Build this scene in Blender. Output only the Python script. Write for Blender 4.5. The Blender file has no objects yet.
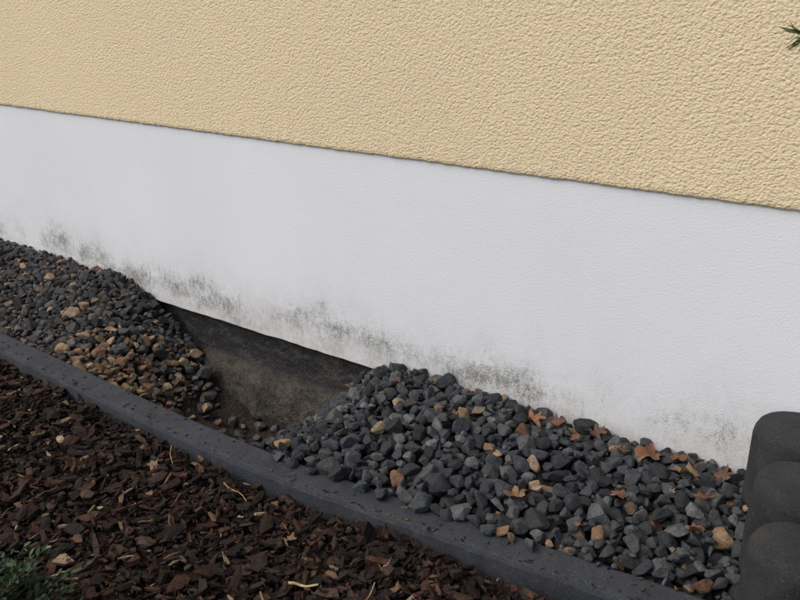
import bpy, bmesh, math, random
import numpy as np
from mathutils import Matrix, Vector, Euler, noise as mnoise
random.seed(7); rng=np.random.default_rng(7)
S=bpy.context.scene
D=1.2; HC=0.738
# ---------------------------------------------------------------- helpers
def link(o,parent=None):
    S.collection.objects.link(o)
    if parent: o.parent=parent
    return o
def empty(name):
    return link(bpy.data.objects.new(name,None))
def mesh_obj(name,verts,faces,mat=None,parent=None,smooth=False):
    me=bpy.data.meshes.new(name); me.from_pydata([tuple(v) for v in verts],[],[tuple(f) for f in faces]); me.update()
    if smooth: me.polygons.foreach_set('use_smooth',[True]*len(me.polygons))
    if mat: me.materials.append(mat)
    return link(bpy.data.objects.new(name,me),parent)
def tri_obj(name,V,F,mat,col=None,parent=None,smooth=False):
    me=bpy.data.meshes.new(name)
    me.vertices.add(len(V)); me.vertices.foreach_set('co',V.astype(np.float32).ravel())
    me.loops.add(len(F)*3); me.loops.foreach_set('vertex_index',F.astype(np.int32).ravel())
    me.polygons.add(len(F)); me.polygons.foreach_set('loop_start',np.arange(0,len(F)*3,3,dtype=np.int32))
    me.polygons.foreach_set('use_smooth',np.full(len(F),smooth))
    me.update(calc_edges=True)
    if col is not None:
        a=me.color_attributes.new('Col','FLOAT_COLOR','POINT')
        a.data.foreach_set('color',np.c_[col,np.ones(len(col))].astype(np.float32).ravel())
    me.materials.append(mat)
    return link(bpy.data.objects.new(name,me),parent)
def box(name,x0,x1,y0,y1,z0,z1,mat,parent=None,bev=0):
    bm=bmesh.new(); bmesh.ops.create_cube(bm,size=1)
    for v in bm.verts:
        v.co=Vector(((x0+x1)/2+v.co.x*(x1-x0),(y0+y1)/2+v.co.y*(y1-y0),(z0+z1)/2+v.co.z*(z1-z0)))
    if bev: bmesh.ops.bevel(bm,geom=bm.edges[:],offset=bev,segments=2,affect='EDGES')
    me=bpy.data.meshes.new(name); bm.to_mesh(me); bm.free(); me.materials.append(mat)
    return link(bpy.data.objects.new(name,me),parent)
class NT:
    def __init__(s,name,rough=.9):
        s.m=bpy.data.materials.new(name); s.m.use_nodes=True; s.t=s.m.node_tree
        s.b=s.t.nodes['Principled BSDF']; s.b.inputs['Roughness'].default_value=rough
        s.b.inputs['Specular IOR Level'].default_value=.3
        s.tc=s.t.nodes.new('ShaderNodeTexCoord')
    def n(s,ty,**k):
        nd=s.t.nodes.new(ty)
        for a,v in k.items(): setattr(nd,a,v)
        return nd
    def l(s,a,b): s.t.links.new(a,b)
    def mapc(s,scale=(1,1,1),rot=(0,0,0)):
        m=s.n('ShaderNodeMapping'); m.inputs['Scale'].default_value=scale; m.inputs['Rotation'].default_value=rot
        s.l(s.tc.outputs['Object'],m.inputs[0]); return m.outputs[0]
    def noise(s,sc,det=4,rough=.5,vec=None,dist=0):
        nd=s.n('ShaderNodeTexNoise'); nd.inputs['Scale'].default_value=sc; nd.inputs['Detail'].default_value=det
        nd.inputs['Roughness'].default_value=rough; nd.inputs['Distortion'].default_value=dist
        s.l(vec if vec else s.tc.outputs['Object'],nd.inputs['Vector']); return nd.outputs['Fac']
    def math(s,op,a,b=None,c=None):
        nd=s.n('ShaderNodeMath',operation=op)
        for i,v in enumerate((a,b,c)):
            if v is None: continue
            if isinstance(v,(int,float)): nd.inputs[i].default_value=v
            else: s.l(v,nd.inputs[i])
        return nd.outputs[0]
    def rng(s,v,a,b,c=0,d=1,smooth=False):
        nd=s.n('ShaderNodeMapRange'); nd.clamp=True
        if smooth: nd.interpolation_type='SMOOTHSTEP'
        for i,x in enumerate((a,b,c,d)): nd.inputs[i+1].default_value=x
        s.l(v,nd.inputs[0]); return nd.outputs[0]
    def mix(s,f,a,b,mode='MIX'):
        nd=s.n('ShaderNodeMix',data_type='RGBA',blend_type=mode)
        for i,v in ((0,f),(6,a),(7,b)):
            if isinstance(v,(int,float)): nd.inputs[i].default_value=v
            elif isinstance(v,tuple): nd.inputs[i].default_value=(*v,1)
            else: s.l(v,nd.inputs[i])
        return nd.outputs[2]
    def attr(s,name,out='Color'):
        nd=s.n('ShaderNodeAttribute'); nd.attribute_name=name; return nd.outputs[out]
    def bump(s,h,dist,strength=1,prev=None):
        nd=s.n('ShaderNodeBump'); nd.inputs['Distance'].default_value=dist; nd.inputs['Strength'].default_value=strength
        s.l(h,nd.inputs['Height'])
        if prev: s.l(prev,nd.inputs['Normal'])
        s.l(nd.outputs[0],s.b.inputs['Normal']); return nd.outputs[0]
    def col(s,c): s.l(c,s.b.inputs['Base Color'])
# ---------------------------------------------------------------- materials
def m_stucco():
    k=NT('yellow_stucco',.95)
    v=k.mapc((1.0,1,1.2),(0,.3,0))
    n1=k.noise(150,2,.6,v,dist=.15)
    n3=k.noise(60,2,.5,v,dist=.3)
    vo=k.n('ShaderNodeTexVoronoi',feature='F1'); vo.inputs['Scale'].default_value=215; k.l(v,vo.inputs['Vector'])
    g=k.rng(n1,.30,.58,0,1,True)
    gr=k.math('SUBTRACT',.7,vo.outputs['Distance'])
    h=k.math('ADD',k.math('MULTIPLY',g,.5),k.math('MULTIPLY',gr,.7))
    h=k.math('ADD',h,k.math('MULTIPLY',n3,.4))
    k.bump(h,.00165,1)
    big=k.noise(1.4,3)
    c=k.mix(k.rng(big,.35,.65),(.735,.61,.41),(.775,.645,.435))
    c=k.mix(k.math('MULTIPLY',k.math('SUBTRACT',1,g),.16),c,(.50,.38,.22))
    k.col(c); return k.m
def m_plinth():
    k=NT('white_plinth_render',.8)
    mold=k.attr('mold','Fac'); stain=k.attr('stain','Fac')
    fine=k.noise(330,3,.78); mid=k.noise(75,4,.78,k.mapc((1.25,1,.75),(0,.12,0)),dist=.1); big=k.noise(13,4,.65)
    s=k.math('ADD',k.math('MULTIPLY',fine,.46),k.math('ADD',k.math('MULTIPLY',mid,.30),k.math('MULTIPLY',big,.24)))
    thr=k.math('SUBTRACT',.640,k.math('MULTIPLY',mold,.150))
    m=k.rng(k.math('DIVIDE',k.math('SUBTRACT',s,thr),.095),0,1,0,1)
    m=k.math('MULTIPLY',m,k.math('MULTIPLY',k.math('POWER',k.math('MAXIMUM',mold,.0001),.4),.76))
    haze=k.math('MULTIPLY',mold,k.rng(k.math('ADD',k.math('MULTIPLY',mid,.5),k.math('MULTIPLY',big,.5)),.38,.62,.10,.46))
    base=k.mix(k.rng(k.noise(2.2,3),.35,.65),(.70,.735,.78),(.74,.77,.81))
    base=k.mix(haze,base,(.37,.375,.345))
    st=k.math('MULTIPLY',stain,k.rng(k.math('ADD',k.math('MULTIPLY',k.noise(22,4,.7),.6),k.math('MULTIPLY',k.noise(160,3),.4)),.4,.62,.2,.9))
    base=k.mix(st,base,(.41,.37,.31))
    c=k.mix(m,base,k.mix(k.rng(mid,.4,.65),(.058,.060,.050),(.14,.14,.115)))
    k.col(c)
    h=k.math('ADD',k.math('MULTIPLY',k.noise(300,2,.6),.8),k.math('MULTIPLY',k.noise(30,2),.4))
    k.bump(h,.0008,1); return k.m
def m_found():
    k=NT('bitumen_footing',.75)
    n=k.noise(24,5,.75,k.mapc((.55,1,1.5)),dist=.15); f=k.noise(150,3,.7); n4=k.noise(60,4,.7)
    sp=k.n('ShaderNodeSeparateXYZ'); k.l(k.tc.outputs['Object'],sp.inputs[0])
    low=k.rng(k.math('ADD',sp.outputs['Z'],k.math('MULTIPLY',k.math('SUBTRACT',n,.5),.035)),-.104,-.092,1,0,True)
    a=k.mix(k.rng(n,.50,.70),(.018,.018,.020),(.070,.066,.060))
    b=k.mix(k.rng(k.math('ADD',k.math('MULTIPLY',n,.5),k.math('MULTIPLY',n4,.5)),.40,.62),(.022,.020,.018),(.100,.088,.072))
    c=k.mix(low,a,b); c=k.mix(k.rng(f,.56,.74,0,.55),c,(.14,.125,.10)); k.col(c)
    k.bump(k.math('ADD',k.math('MULTIPLY',n4,.6),k.math('MULTIPLY',f,.35)),.018,1); return k.m
def m_conc(name,c1,c2,bd=.0015,moss=0):
    k=NT(name,.9)
    n=k.noise(14,4,.65); f=k.noise(240,3,.7); 
    c=k.mix(k.rng(n,.3,.7),c1,c2)
    c=k.mix(k.rng(f,.56,.72,0,.45),c,tuple(min(1,x*2.3) for x in c2))
    c=k.mix(k.rng(k.noise(420,2),.60,.66,0,.7),c,tuple(x*.4 for x in c1))
    if moss: c=k.mix(k.rng(k.noise(30,4,.7),.52,.7,0,moss),c,(.09,.07,.045))
    k.col(c); k.bump(k.math('ADD',k.math('MULTIPLY',f,.7),n),bd,1); return k.m
def m_attr(name,rough,bsc,bd,var=.35,spec=.3):
    k=NT(name,rough); k.b.inputs['Specular IOR Level'].default_value=spec
    n=k.noise(bsc,4,.7); n2=k.noise(bsc*5,2,.6)
    f=k.rng(k.math('ADD',k.math('MULTIPLY',n,.6),k.math('MULTIPLY',n2,.4)),.35,.65,1-var,1+var)
    cc=k.n('ShaderNodeCombineXYZ'); [k.l(f,cc.inputs[i]) for i in range(3)]
    c=k.mix(1.0,k.attr('Col'),cc.outputs[0],'MULTIPLY'); k.col(c)
    k.bump(k.math('ADD',n,k.math('MULTIPLY',n2,.4)),bd,1); return k.m
def m_ground():
    k=NT('soil',.97)
    n=k.noise(18,5,.7); f=k.noise(150,3,.7)
    soil=k.mix(k.rng(n,.35,.65),(.010,.007,.006),(.035,.023,.016))
    pit=k.mix(k.rng(f,.4,.65),(.012,.010,.008),(.050,.040,.030))
    soil=k.mix(k.attr('pit','Fac'),soil,pit)
    gr=k.mix(k.rng(k.noise(3,5,.7),.35,.65),(.035,.055,.018),(.07,.10,.03))
    c=k.mix(k.attr('lawn','Fac'),soil,gr); k.col(c)
    k.bump(k.math('ADD',n,k.math('MULTIPLY',f,.6)),.012,1); return k.m
def m_plain(name,c,rough=.6,spec=.4):
    k=NT(name,rough); k.b.inputs['Specular IOR Level'].default_value=spec
    k.col(k.mix(k.rng(k.noise(40,4),.3,.7),tuple(x*.8 for x in c),tuple(min(1,x*1.15) for x in c))); return k.m
M_st=m_stucco(); M_pl=m_plinth(); M_fo=m_found()
M_curb=m_conc('edging_concrete',(.026,.030,.038),(.045,.050,.060),.0016,.35)
M_post=m_conc('palisade_concrete',(.015,.017,.019),(.033,.035,.038),.002,.25)
M_stone=m_attr('crushed_stone',.85,70,.0030,.45,.25)
M_bark=m_attr('bark_mulch',.85,120,.0018,.5,.2)
M_leafd=m_attr('dry_leaf',.7,90,.0008,.4,.3)
M_green=m_attr('green_foliage',.6,60,.0005,.25,.35)
M_gr=m_ground()
M_roof=m_plain('roof_tile',(.16,.07,.05)); M_white=m_plain('white_frame',(.75,.75,.75)); M_glass=m_plain('window_glass',(.03,.035,.04),.08,.8)
M_barkt=m_plain('tree_bark',(.09,.06,.04),.9)
# ---------------------------------------------------------------- layout functions
def curb_y(x):   # back edge of the edging
    return np.interp(x,[-8,-1.78,-1.15,-.95,-.80,-.60,-.16,1],[-.345,-.35,-.367,-.368,-.362,-.342,-.294,-.22])
def n2(x,y,s,o=0): return mnoise.noise(Vector((x*s+o,y*s-o,o*.37)))
WX=[-8,-1.9,-1.76,-1.65,-1.57,-1.47,-1.32,-1.14,-1.05,-.96,-.88,-.75,-.5,-.17,1]
WZ=[.036,.038,.044,.006,-.045,-.10,-.15,-.175,-.15,-.035,.028,.030,.020,.028,.03]
MX=[-8,-1.8,-1.62,-1.52,-1.44,-1.34,-1.14,-1.02,-.93,-.82,-.65,-.4,1]
MZ=[.020,.026,.014,-.03,-.09,-.155,-.185,-.14,-.045,.035,.052,.035,.02]
CX=[-8,-1.6,-1.46,-1.38,-1.30,-1.06,-.99,-.91,-.78,-.6,-.3,1]
CZ=[-.018,-.018,-.03,-.08,-.15,-.17,-.09,-.010,.014,.018,-.002,-.01]
def surf(x,y):
    cy=curb_y(x); t=np.clip(-y/(-cy),0,1)
    w,m,c=np.interp(x,WX,WZ),np.interp(x,MX,MZ),np.interp(x,CX,CZ)
    return np.where(t<.45,w+(m-w)*(t/.45),m+(c-m)*((t-.45)/.55))
def post_x(y): return -.100+.21*(-.06-y)
# ---------------------------------------------------------------- ground
def gz(x,y):
    cy=float(curb_y(x))
    if y>cy-.02 and y<.1 and x<post_x(y):
        s=float(surf(np.array(x),np.array(min(y,0))))
        if -1.6<x<-.9: return max(s-.03,-.20)+.018*n2(x,y,22)
        return s-.06
    if y>=.1: return -.2
    if x>post_x(y)-.01 and y>-1.5 and x<4: return .09+.01*n2(x,y,9)
    return -.040+.012*n2(x,y,3)+.008*n2(x,y,15,3)
xs=np.unique(np.concatenate([np.linspace(-70,-8,12),np.linspace(-8,-3,26),np.arange(-3,.7,.02),np.linspace(.7,6,20),np.linspace(6,70,12)]))
ys=np.unique(np.concatenate([np.linspace(-70,-6,12),np.linspace(-6,-1.6,22),np.arange(-1.6,.14,.02),np.linspace(.2,12,10),np.linspace(12,70,8)]))
V=[];lawn=[];pit=[]
for y in ys:
    for x in xs:
        V.append((x,y,gz(x,y)))
        lawn.append(1.0 if (y<-2.6 or x<-8 or x>5 or y>11) else 0.0)
        pit.append(1.0 if (y>float(curb_y(x))-.01 and y<.05 and x<0) else 0.0)
nx=len(xs); F=[(j*nx+i,j*nx+i+1,(j+1)*nx+i+1,(j+1)*nx+i) for j in range(len(ys)-1) for i in range(nx-1)]
g=mesh_obj('ground',V,F,M_gr,smooth=True)
for nm,d in (('lawn',lawn),('pit',pit)):
    a=g.data.attributes.new(nm,'FLOAT','POINT'); a.data.foreach_set('value',d)
# ---------------------------------------------------------------- house
house=empty('house')
BZ=.461
px=np.arange(-9,6.001,.02); pz=np.concatenate([np.arange(0,.2,.01),np.arange(.2,BZ+.001,.02),[BZ+.012]])
V=[];mold=[];stain=[]
bx=[-9,-2.6,-2.2,-1.75,-1.45,-1.2,-.95,-.75,-.55,-.35,-.22,-.1,6]
bi=[.8,1.0,1.05,1.1,1.12,1.15,1.15,1.08,.95,.90,.85,.7,.6]
bc=[.095,.088,.080,.062,.050,.052,.062,.062,.070,.074,.070,.06,.06]
def plv(x,z):
    c=np.interp(x,bx,bc)+.030*n2(x,0,3.3,2)+.012*n2(x,0,12,6); i=np.interp(x,bx,bi)*(1+.6*n2(x,z,7,8))
    up=.062+.050*(n2(x,z*.4,9,5)+.3)+.02*n2(x,0,30,3); dn=.095
    gg=math.exp(-abs((z-c)/(max(up,.025) if z>c else dn))**1.35)
    return min(1.2,max(0,i*gg))
rows=[(.03,-.0)]+[(0.0,z) for z in pz]
for (yy,z) in rows:
    for x in px:
        wob=.002*n2(x,0,9,1)+.0015*n2(x,0,40,4)
        V.append((x,yy,z+(wob if z<.005 else 0)))
        mold.append(float(plv(x,z)))
        stain.append(float(max(0,1-z/(.085+.04*n2(x,0,5,7)))**.7*np.interp(x,[-9,-1.6,-1.1,-.5,6],[.65,.65,.85,.85,.8])))
nx=len(px); F=[(j*nx+i,j*nx+i+1,(j+1)*nx+i+1,(j+1)*nx+i) for j in range(len(rows)-1) for i in range(nx-1)]
p=mesh_obj('plinth',V,F,M_pl,house)
for nm,d in (('mold',mold),('stain',stain)):
    a=p.data.attributes.new(nm,'FLOAT','POINT'); a.data.foreach_set('value',d)
px=np.arange(-9,6.001,.006); prof=[(.02,0),(-.003,0.0),(-.006,.003),(-.007,.008),(-.007,.05),(-.007,2.6)]
V=[]
for k,(yy,zz) in enumerate(prof):
    for x in px:
        w=(.0014*n2(x,0,75,1)+.0008*n2(x,0,18,2)) if zz<.02 else 0
        V.append((x,yy+(.001*n2(x,zz,80) if 0<k<4 else 0),BZ+zz+w))
nx=len(px); F=[(j*nx+i,j*nx+i+1,(j+1)*nx+i+1,(j+1)*nx+i) for j in range(len(prof)-1) for i in range(nx-1)]
mesh_obj('stucco_wall',V,F,M_st,house)
box('wall_core',-9,6,.032,8,-.0,3.06,M_st,house)
box('footing_core',-9,6,.06,8,-.6,-.003,M_fo,house)
fx=np.arange(-9,6.001,.015); fp=[(.034,.0),(.022,-.004),(.02,-.03),(.016,-.065),(.014,-.098),(-.004,-.105),(-.018,-.116),(-.026,-.138),(-.034,-.17),(-.05,-.25)]
V=[]
for k,(yy,zz) in enumerate(fp):
    for x in fx:
        a=.0 if k<2 else (.003 if k<5 else .02)
        V.append((x,yy+a*n2(x,zz*2,14,3)+a*.7*n2(x,zz*3,45,3),zz+a*.6*n2(x,zz,11,6)+a*.3*n2(x,zz,50,6)))
nx=len(fx); F=[(j*nx+i,(j+1)*nx+i,(j+1)*nx+i+1,j*nx+i+1) for j in range(len(fp)-1) for i in range(nx-1)]
mesh_obj('footing',V,F,M_fo,house,smooth=True)
mesh_obj('roof',[(-9.3,-.3,2.95),(6.3,-.3,2.95),(6.3,4,5.2),(-9.3,4,5.2),(6.3,8.3,2.95),(-9.3,8.3,2.95),(-9.3,-.3,3.07),(6.3,-.3,3.07),(6.3,4,5.32),(-9.3,4,5.32),(6.3,8.3,3.07),(-9.3,8.3,3.07)],
 [(0,1,2,3),(3,2,4,5),(6,9,8,7),(9,11,10,8),(0,6,7,1),(5,4,10,11),(0,3,9,6),(3,5,11,9),(1,7,8,2),(2,8,10,4)],M_roof,house)
for wx in (-6.2,3.2):
    box('window_glass',wx-.55,wx+.55,-.02,.01,1.35,2.45,M_glass,house)
    for a,b,c,d in ((-.62,-.55,1.28,2.52),(.55,.62,1.28,2.52),(-.03,.03,1.35,2.45)): box('window_frame',wx+a,wx+b,-.045,.01,c,d,M_white,house,.004)
    for c,d in ((1.28,1.35),(2.45,2.52)): box('window_frame',wx-.549,wx+.549,-.043,.01,c,d,M_white,house,.004)
    box('window_sill',wx-.7,wx+.7,-.12,.01,1.24,1.278,M_white,house,.005)
# ---------------------------------------------------------------- concrete edging
curb=empty('concrete_edging')
def curb_seg(xa,xb,k):
    n=max(2,int((xb-xa)/.012)); w=.058
    prof=[(0,-.25),(0,-.008),(-.003,-.002),(-.008,0),(-.025,.0004),(-w+.009,0),(-w+.003,-.003),(-w,-.009),(-w,-.25)]
    V=[];F=[]
    for i in range(n+1):
        x=xa+.0004+(xb-xa-.0008)*i/n; yb=float((curb_y(x-.04)+curb_y(x)+curb_y(x+.04))/3); s=x
        sl=float(curb_y(x+.05)-curb_y(x-.05))/.1; L=math.hypot(1,sl); nxn,nyn=-sl/L,1/L
        for (py,pz) in prof:
            q=.0012*n2(s,py*5,38,k)+.0012*n2(s,pz*8,110,k)
            py2=py+q*(1 if abs(py)>w*.5 else -1)
            V.append((x+nxn*py2,yb+nyn*py2,pz+(q if pz>-.1 else 0)))
    m=len(prof)
    for i in range(n):
        for j in range(m-1): F.append((i*m+j,i*m+j+1,(i+1)*m+j+1,(i+1)*m+j))
    F.append(tuple(range(m))); F.append(tuple(reversed(range(n*m,n*m+m))))
    mesh_obj('edging_stone',V,F,M_curb,curb)
for k,(a,b) in enumerate([(-6.2,-4.2),(-4.2,-2.15),(-2.15,-.112)]): curb_seg(a,b,k)
# ---------------------------------------------------------------- palisade
pal=empty('concrete_palisade')
def post(x,y,top,R,k):
    seg=40; prof=[(R,z) for z in np.linspace(-.3,top-.022,14)]+[(R*.975,top-.012),(R*.92,top-.005),(R*.85,top-.001),(R*.7,top+.001),(R*.4,top+.002),(0.001,top+.002)]
    V=[];F=[]
    for (r,z) in prof:
        for i in range(seg):
            a=2*math.pi*i/seg; q=.0014*n2(math.cos(a)*r*20+k*5,math.sin(a)*r*20+z*20,1.2,k)
            V.append((x+(r+q)*math.cos(a),y+(r+q)*math.sin(a),z+q))
    for j in range(len(prof)-1):
        for i in range(seg): F.append((j*seg+i,j*seg+(i+1)%seg,(j+1)*seg+(i+1)%seg,(j+1)*seg+i))
    F.append(tuple((len(prof)-1)*seg+i for i in range(seg)))
    mesh_obj('post',V,F,M_post,pal,smooth=True)
for k in range(8):
    y=-.066-.126*k; post(post_x(y)+.003*math.sin(k*2.3),y,.165-.012*k+.004*math.sin(k*3.1),.058,k)
# ---------------------------------------------------------------- stone variants
def stone_variant(seed):
    r=random.Random(seed); bm=bmesh.new()
    sx,sy,sz=1,r.uniform(.68,.92),r.uniform(.45,.72)
    for _ in range(r.randint(12,19)):
        v=Vector((r.gauss(0,1),r.gauss(0,1),r.gauss(0,1))).normalized()*r.uniform(.87,1.05)
        bm.verts.new((v.x*sx,v.y*sy,v.z*sz))
    res=bmesh.ops.convex_hull(bm,input=bm.verts[:])
    bad=[e for e in res['geom_interior']+res['geom_unused'] if isinstance(e,bmesh.types.BMVert)]
    if bad: bmesh.ops.delete(bm,geom=list(set(bad)),context='VERTS')
    bmesh.ops.dissolve_limit(bm,angle_limit=.3,verts=bm.verts[:],edges=bm.edges[:])
    bmesh.ops.bevel(bm,geom=bm.edges[:],offset=.11,segments=2,profile=.5,affect='EDGES',clamp_overlap=True)
    bmesh.ops.triangulate(bm,faces=bm.faces[:])
    bm.verts.index_update()
    V=np.array([v.co[:] for v in bm.verts]); F=np.array([[v.index for v in f.verts] for f in bm.faces]); bm.free()
    V-=V.mean(0); V/=np.abs(V[:,0]).max()
    V=np.array([v*(1+.07*mnoise.noise(Vector(v)*2.3+Vector((seed,0,0)))+.035*mnoise.noise(Vector(v)*6+Vector((seed,0,0)))) for v in V])
    return V,F
SV=[stone_variant(i) for i in range(36)]
def assemble(name,items,variants,mat,parent=None,smooth=False):
    Vs=[];Fs=[];Cs=[];o=0
    for (vi,R,sc,loc,col) in items:
        v,f=variants[vi]; w=(v*sc)@R.T+loc
        Vs.append(w);Fs.append(f+o);Cs.append(np.repeat([col],len(v),0));o+=len(v)
    return tri_obj(name,np.concatenate(Vs),np.concatenate(Fs),mat,np.concatenate(Cs),parent,smooth)
def rot(maxtilt):
    a=random.uniform(0,2*math.pi); t=random.gauss(0,maxtilt); b=random.uniform(0,2*math.pi)
    return np.array(Matrix.Rotation(b,3,'Z')@Matrix.Rotation(t,3,'X')@Matrix.Rotation(a,3,'Z'))
# ---------------------------------------------------------------- gravel by deposition on a height map
G=.004; X0,X1,Y0,Y1=-4.6,.0,-.42,.02
gx=np.arange(X0,X1,G); gy=np.arange(Y0,Y1,G)
GX,GY=np.meshgrid(gx,gy,indexing='ij')
T=surf(GX.ravel(),GY.ravel()).reshape(GX.shape)
Hm=T-.06
pitm=(GX>-1.6)&(GX<-.9); Hm=np.where(pitm,np.maximum(T-.035,-.20),Hm)
cyg=curb_y(GX); 
Hm=np.where(GY<cyg+.0,np.maximum(Hm,0.0),Hm)
GREY=[(.034,.037,.042),(.045,.049,.055),(.027,.030,.034),(.060,.064,.069),(.050,.052,.051),(.084,.087,.090),(.039,.044,.051),(.024,.026,.029)]
TAN=[(.21,.145,.085),(.16,.10,.06),(.26,.19,.12),(.12,.08,.053),(.17,.13,.09),(.13,.07,.045)]
def stone_col(x,y):
    pt=.045
    if x<-1.2: pt=.10
    d=((x+1.44)/.13)**2+((y+.22)/.14)**2
    if d<2.2: pt=.10+.8*math.exp(-d)
    c=np.array(random.choice(TAN if random.random()<pt else GREY))*random.uniform(.7,1.3)
    if x<-1.2: c=c*.85+np.array((.026,.020,.014))*random.uniform(.2,1.1)
    return c
items=[]
def deposit(n,rlo,rhi,xr,tol,accept,cands=5):
    cnt=0
    for _ in range(n):
        x=random.uniform(*xr); cy=float(curb_y(x)); y=random.uniform(cy-.005,-.012)
        if x>post_x(y)-.065: continue
        r=random.uniform(rlo,rhi)*(1 if random.random()>.1 else 1.25); re=r*.70; best=None
        for c in range(cands):
            xx=x+random.uniform(-.02,.02); yy=min(y+random.uniform(-.02,.02),-re-.001)
            if xx<X0+re or xx>X1-re-.01 or yy<Y0+re: continue
            i0=int((xx-re-X0)/G);i1=int((xx+re-X0)/G)+2;j0=int((yy-re-Y0)/G);j1=int((yy+re-Y0)/G)+2
            d2=(GX[i0:i1,j0:j1]-xx)**2+(GY[i0:i1,j0:j1]-yy)**2
            m=d2<re*re
            if not m.any(): continue
            sq=np.sqrt(np.maximum(re*re-d2,0))*.8
            z=np.where(m,Hm[i0:i1,j0:j1]+sq,-9).max()
            if best is None or z<best[0]: best=(z,xx,yy,i0,i1,j0,j1,m,sq)
        if best is None: continue
        z,xx,yy,i0,i1,j0,j1,m,sq=best
        if z>float(surf(np.array(xx),np.array(yy)))+tol: continue
        if not accept(xx,yy): continue
        Hs=Hm[i0:i1,j0:j1]; Hs[m]=np.maximum(Hs[m],(z+sq*.95)[m])
        items.append([random.randrange(36),rot(.6),np.array([r]*3)*np.array([1,random.uniform(.85,1.1),random.uniform(.9,1.2)]),np.array([xx,yy,z]),stone_col(xx,yy)])
        cnt+=1
    return cnt
def acc(x,y):
    t=min(1,max(0,-y/.33))
    lo=-1.46+.13*t+.04*n2(x,y,16,4); hi=-.975-.055*t+.025*n2(x,y,20,9)
    if lo<x<hi: return n2(x,y,34,11)>.36
    return True
c1=deposit(28000,.0112,.0205,(X0,-.02),.004,acc)
c2=deposit(9000,.004,.010,(-2.6,-.05),.006,lambda x,y:(x<-1.15 and acc(x-.04,y)) or (x>-1.0 and random.random()<.3),3)
print('stones',c1,c2)
for (tx,ty,c,s) in [(-.86,-.335,(.25,.16,.085),1.25),(-.72,-.26,(.20,.155,.10),1.1),(-1.71,-.22,(.27,.20,.13),1.5),(-1.5,-.25,(.17,.10,.055),1.2),(-.30,-.27,(.16,.10,.065),1),(-.6,-.1,(.16,.12,.08),1),(-1.95,-.12,(.25,.17,.10),1.2),(-2.0,-.25,(.24,.16,.10),1.1)]:
    best=min((it for it in items if abs(it[3][0]-tx)<.05 and abs(it[3][1]-ty)<.05 and it[2][0]>.011),key=lambda it:(it[3][0]-tx)**2+(it[3][1]-ty)**2-it[3][2]*.05,default=None)
    if best is not None: best[4]=np.array(c); best[2]=best[2]*s
assemble('gravel',items,SV,M_stone)
def top_at(x,y):
    i=int((x-X0)/G); j=int((y-Y0)/G); 
    return float(Hm[max(i-2,0):i+3,max(j-2,0):j+3].max())
# ---------------------------------------------------------------- bark mulch
def chip_variant(seed):
    r=random.Random(seed); n=r.choice([5,6,7]); w=r.uniform(.14,.6); th=r.uniform(.05,.16); bend=r.uniform(-.3,.3)
    up=[];lo=[]
    for i in range(n):
        a=2*math.pi*(i+r.uniform(-.35,.35))/n; x=math.cos(a)*r.uniform(.6,1.1); y=math.sin(a)*w*r.uniform(.5,1.2)
        z=bend*x*x
        up.append((x,y,z+th*r.uniform(.5,1.4))); lo.append((x*.95,y*.9,z-th*r.uniform(.5,1.4)))
    V=np.array(up+lo+[(0,0,th*r.uniform(.8,2))]); F=[]
    for i in range(n):
        k=(i+1)%n; F+=[(i,k,2*n),(i,n+i,n+k),(i,n+k,k)]
    for i in range(1,n-1): F.append((n,n+i+1,n+i))
    return V,np.array(F)
CV=[chip_variant(100+i) for i in range(40)]
BR=[(.012,.008,.007),(.022,.012,.009),(.038,.018,.013),(.052,.025,.018),(.030,.019,.015),(.010,.008,.007),(.046,.031,.024),(.018,.012,.010),(.014,.011,.010)]
BL=[(.14,.09,.05),(.20,.14,.085),(.10,.055,.033),(.24,.18,.12)]
mul=[]
def chips(n,xr,yr,mean=.0070):
    for _ in range(n):
        x=random.uniform(*xr); y=random.uniform(*yr); cy=float(curb_y(x))-.060
        if y>cy-.004 or x>post_x(y)-.07: continue
        L=min(.024,random.lognormvariate(math.log(mean),.58))
        c=np.array(random.choice(BL if random.random()<.035 else BR))*random.uniform(.6,1.4)
        z=gz(x,y)+random.uniform(-.002,.022)+L*.1
        if y>cy-.05: z=min(z,-.006+random.uniform(-.012,.002))
        wid=random.uniform(.6,1.5)
        mul.append([random.randrange(40),rot(.5),np.array([L,L*wid,L*1.1]),np.array([x,y,z]),c])
chips(62000,(-2.4,.0),(-1.15,-.40))
chips(9000,(-4.6,-2.4),(-1.3,-.38),.010); chips(8000,(-3.5,.1),(-2.0,-1.15),.010)
for _ in range(330):
    x=random.uniform(-2.4,-.15); y=float(curb_y(x))-random.choice([random.uniform(.002,.056),random.uniform(.045,.057)])
    L=random.uniform(.0012,.005); mul.append([random.randrange(40),rot(.1),np.array([L]*3),np.array([x,y,.001+L*.12]),np.array(random.choice(BR+BL[:1]))])
for _ in range(200):
    x=random.uniform(-1.9,-.2); y=random.uniform(-1.0,-.46)
    L=random.uniform(.005,.018); mul.append([random.randrange(40),rot(.3),np.array([L,L*random.uniform(.3,.8),L*.5]),np.array([x,y,gz(x,y)+.022]),np.array(random.choice(BL))*random.uniform(.7,1.2)])
assemble('bark_mulch',mul,CV,M_bark)
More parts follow.
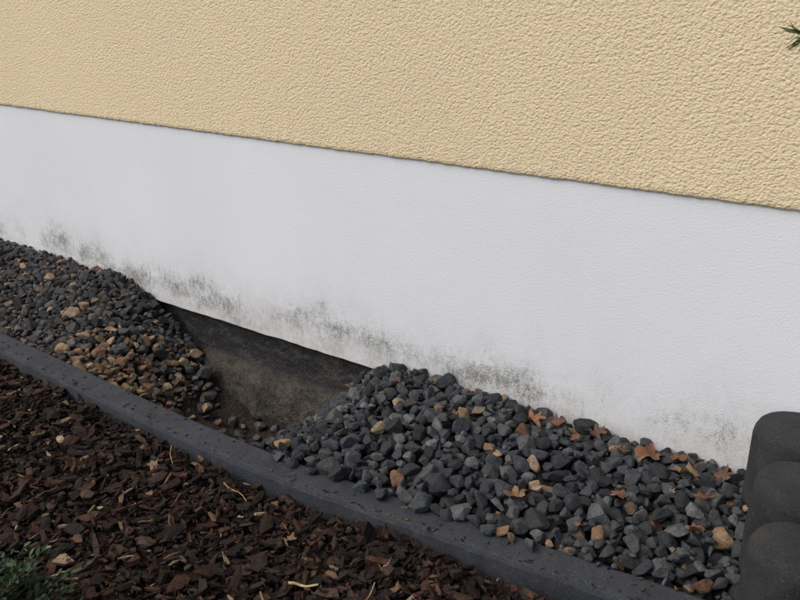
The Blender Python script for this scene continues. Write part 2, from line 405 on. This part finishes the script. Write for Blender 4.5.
def tube(pts,r0,r1,col,acc_,seg=5):
    V,F,C=acc_; base=sum(len(v) for v in V); P=[Vector(p) for p in pts]; vv=[]
    for i,p in enumerate(P):
        d=(P[min(i+1,len(P)-1)]-P[max(i-1,0)]).normalized(); u=d.orthogonal().normalized(); w=d.cross(u)
        r=r0+(r1-r0)*i/(len(P)-1)
        for k in range(seg):
            a=2*math.pi*k/seg; vv.append(p+u*math.cos(a)*r+w*math.sin(a)*r)
    ff=[]
    for i in range(len(P)-1):
        for k in range(seg):
            a,b=i*seg+k,i*seg+(k+1)%seg; ff+=[(a,b,b+seg),(a,b+seg,a+seg)]
    V.append(np.array([v[:] for v in vv])); F.append(np.array(ff)+base); C.append(np.repeat([col],len(vv),0))
acc_=([],[],[])
def straw(x,y,a,L,r,col,z=None):
    z=gz(x,y)+.030 if z is None else z; pts=[]
    for i in range(6):
        t=(i/5-.5)*L; b=.05*L*math.sin(i*.7+x*9)
        pts.append((x+math.cos(a)*t-math.sin(a)*b,y+math.sin(a)*t+math.cos(a)*b,z+.003*math.sin(i*1.3+y*20)))
    tube(pts,r,r*.6,col,acc_)
straw(-.61,-.57,.62,.042,.0021,(.50,.38,.20)); straw(-.85,-.47,-.3,.07,.0008,(.40,.27,.13)); straw(-.52,-.54,-1.2,.05,.0008,(.38,.24,.10)); straw(-1.02,-.46,-.7,.06,.0008,(.38,.24,.10))
for _ in range(60):
    straw(random.uniform(-1.9,-.2),random.uniform(-1.0,-.45),random.uniform(0,3.14),random.uniform(.015,.045),random.uniform(.0005,.001),tuple(np.array((.16,.10,.06))*random.uniform(.3,1.3)))
tri_obj('straw',np.concatenate(acc_[0]),np.concatenate(acc_[1]),M_leafd,np.concatenate(acc_[2]))
# ---------------------------------------------------------------- dry leaves: pointed, lobed, curled
def leaf_mesh(seed):
    r=random.Random(seed); n=60; lob=r.choice([5,5,7]); V=[(0,0,0)]
    wd=r.uniform(.6,.85)
    for R in (.35,.7,1):
        for i in range(n):
            a=2*math.pi*i/n; tri=abs(((a*lob/(2*math.pi))%1)-.5)*2
            rad=.50+.50*tri**1.3+.05*r.uniform(-1,1)
            rad=rad if R==1 else R*(.45+.55*(rad if R>.5 else .8))
            V.append((rad*math.cos(a),rad*wd*math.sin(a),0))
    c1,c2,ph=r.uniform(.3,1.0),r.uniform(-.5,.5),r.uniform(0,6)
    V=np.array(V); V[:,2]=c1*V[:,1]**2+c2*V[:,0]**2+.12*np.sin(V[:,0]*5+ph)+.10*np.sin(V[:,1]*8+ph)-.12*np.exp(-(V[:,1]/.12)**2)
    F=[(0,1+i,1+(i+1)%n) for i in range(n)]
    for q in range(2):
        for i in range(n):
            a,b=1+q*n+i,1+q*n+(i+1)%n; F+=[(a,a+n,b+n),(a,b+n,b)]
    return V,np.array(F)
LV=[leaf_mesh(i) for i in range(12)]
lv=[]
def leaf(x,y,s,col,z=None,tilt=.28):
    z=top_at(x,y)+.003 if z is None else z
    lv.append([random.randrange(12),rot(tilt),np.array([s]*3),np.array([x,y,z]),np.array(col)*random.uniform(.75,1.1)])
OR=[(.20,.095,.048),(.15,.075,.042),(.24,.15,.085),(.11,.06,.038)]
for x,y,s,c in [(-.515,-.06,.027,0),(-.475,-.045,.025,1),(-.56,-.085,.015,2),(-.405,-.04,.024,3),(-.305,-.055,.029,0),(-.262,-.04,.024,1),(-.235,-.085,.024,2),(-.737,-.05,.013,2),(-.44,-.27,.023,2),(-.307,-.187,.017,1),(-.19,-.055,.024,3),(-.20,-.135,.021,3),(-.19,-.2,.018,1),(-.345,-.075,.016,3)]:
    leaf(x,y,s,OR[c])
for _ in range(10):
    x=random.uniform(-2.3,-.2); y=random.uniform(-.3,-.03)
    if -1.5<x<-.9: continue
    leaf(x,y,random.uniform(.006,.012),random.choice(OR))
for x,y,s in [(-1.02,-.5,.017),(-1.35,-.46,.014),(-.95,-.56,.011),(-1.5,-.6,.013),(-1.1,-.7,.011),(-.7,-.5,.012),(-.5,-.5,.013)]:
    leaf(x,y,s,random.choice([(.17,.11,.065),(.13,.07,.045),(.2,.14,.09)]),gz(x,y)+.028)
assemble('dry_leaves',lv,LV,M_leafd,smooth=True)
# ---------------------------------------------------------------- green shrub
def leaflet():
    V=np.array([(0,0,0),(.35,.28,.08),(.35,-.28,.08),(.75,.22,.06),(.75,-.22,.06),(1,0,-.05),(.5,0,0)])
    return V,np.array([(0,6,1),(0,2,6),(1,6,3),(2,4,6),(3,6,5),(4,5,6)])
LF=[leaflet()]
def dirrot(d,roll):
    d=Vector(d).normalized(); return np.array((d.to_track_quat('X','Z').to_matrix()@Matrix.Rotation(roll,3,'X')))
sh=[];stem=([],[],[])
cx,cy_=-.900,-.862; cz=gz(cx,cy_)
for k in range(120):
    a=random.uniform(0,2*math.pi); el=random.uniform(.15,1.45); L=random.uniform(.08,.15)
    d=Vector((math.cos(a)*math.cos(el),math.sin(a)*math.cos(el),math.sin(el)*.8))
    pts=[(cx+d.x*L*t,cy_+d.y*L*t,cz+d.z*L*t+.012*math.sin(t*3)) for t in (0,.33,.66,1)]
    tube(pts,.0014,.0006,(.06,.05,.03),stem,4)
    for j in range(18):
        t=.25+.75*j/17; p=Vector(pts[0]).lerp(Vector(pts[3]),t)+Vector((0,0,.012*math.sin(t*3)))
        ld=d+Vector((random.gauss(0,.7),random.gauss(0,.7),random.gauss(.1,.5)))
        g_=random.uniform(.4,1.3); sh.append([0,dirrot(ld,random.uniform(-1,1)),np.array([random.uniform(.008,.014)]*3),np.array(p),np.array((.030,.060,.022))*g_])
shrub=empty('shrub')
assemble('leaves',sh,LF,M_green,shrub); tri_obj('stems',np.concatenate(stem[0]),np.concatenate(stem[1]),M_barkt,np.concatenate(stem[2]),shrub)
# ---------------------------------------------------------------- small pine standing to the right
pine=empty('pine_tree'); wood=([],[],[]); needles=[]
NV=[(np.array([(0,.035,0),(0,-.035,0),(.6,.04,.02),(.6,-.04,.02),(1,0,0)]),np.array([(0,1,3),(0,3,2),(2,3,4)]))]
TX,TY=.62,-.42
tube([(TX,TY,.05),(TX+.01,TY,.5),(TX-.01,TY+.01,1.0),(TX,TY,1.6)],.022,.006,(.08,.05,.03),wood,8)
def branch(p0,p1,n=22,nl=(.025,.038),tuft=0):
    P=[Vector(p0).lerp(Vector(p1),t)+Vector((0,0,-.02*math.sin(t*3.1))) for t in (0,.25,.5,.75,1)]
    tube(P,.005,.0012,(.09,.06,.03),wood,5)
    ax=(P[-1]-P[0]).normalized()
    for k in range(n*6+tuft):
        t=random.uniform(.25,1.0) if k<n*6 else random.uniform(.95,1.0)
        p=P[0].lerp(P[-1],t)+Vector((0,0,-.02*math.sin(t*3.1)))
        d=ax*random.uniform(.4,1.1)+Vector((random.gauss(0,1),random.gauss(0,1),random.gauss(0,1))).normalized()*.8
        needles.append([0,dirrot(d,random.uniform(0,3)),np.array([random.uniform(*nl)]*3),np.array(p),np.array((.085,.125,.04))*random.uniform(.6,1.4)])
branch((TX,TY,.73),(-.118,-.50,.716),80,(.016,.025),46)
branch((TX,TY,.80),(.10,-.45,.84),26,tuft=20)
for k in range(26):
    z=.45+k*.043; a=k*2.4; L=.42*(1.7-z)/1.2+.05
    branch((TX,TY,z),(TX+math.cos(a)*L,TY+math.sin(a)*L,z+.08),14,tuft=10)
assemble('needles',needles,NV,M_green,pine); tri_obj('trunk_and_branches',np.concatenate(wood[0]),np.concatenate(wood[1]),M_barkt,np.concatenate(wood[2]),pine)
# ---------------------------------------------------------------- light
w=bpy.data.worlds.new('World'); S.world=w; w.use_nodes=True
nt=w.node_tree; bg=nt.nodes['Background']; sky=nt.nodes.new('ShaderNodeTexSky'); sky.sky_type='NISHITA'; sky.sun_disc=False
EL,AZ=math.radians(48),math.radians(215)
sky.sun_elevation=EL; sky.sun_rotation=AZ; sky.dust_density=4; sky.air_density=1.0
nt.links.new(sky.outputs[0],bg.inputs[0]); bg.inputs[1].default_value=.15
sd=bpy.data.lights.new('sun','SUN'); sd.energy=1.35; sd.angle=math.radians(55); sd.color=(1,.965,.90)
so=link(bpy.data.objects.new('sun',sd))
dv=Vector((math.sin(AZ)*math.cos(EL),math.cos(AZ)*math.cos(EL),math.sin(EL)))
so.rotation_euler=dv.to_track_quat('Z','Y').to_euler()
# ---------------------------------------------------------------- camera
yaw=math.radians(35.3); pit_=math.radians(21)
F_=Vector((-math.sin(yaw)*math.cos(pit_),math.cos(yaw)*math.cos(pit_),-math.sin(pit_)))
R_=Vector((math.cos(yaw),math.sin(yaw),0)); U_=R_.cross(F_)
cd=bpy.data.cameras.new('camera'); cd.sensor_width=36; cd.lens=35.1; cd.clip_start=.01; cd.clip_end=500
co=link(bpy.data.objects.new('camera',cd))
M=Matrix((R_,U_,-F_)).transposed().to_4x4(); M.translation=Vector((0,-D,HC)); co.matrix_world=M
S.camera=co
S.view_settings.view_transform='Standard'; S.view_settings.look='None'; S.view_settings.exposure=0; S.view_settings.gamma=1
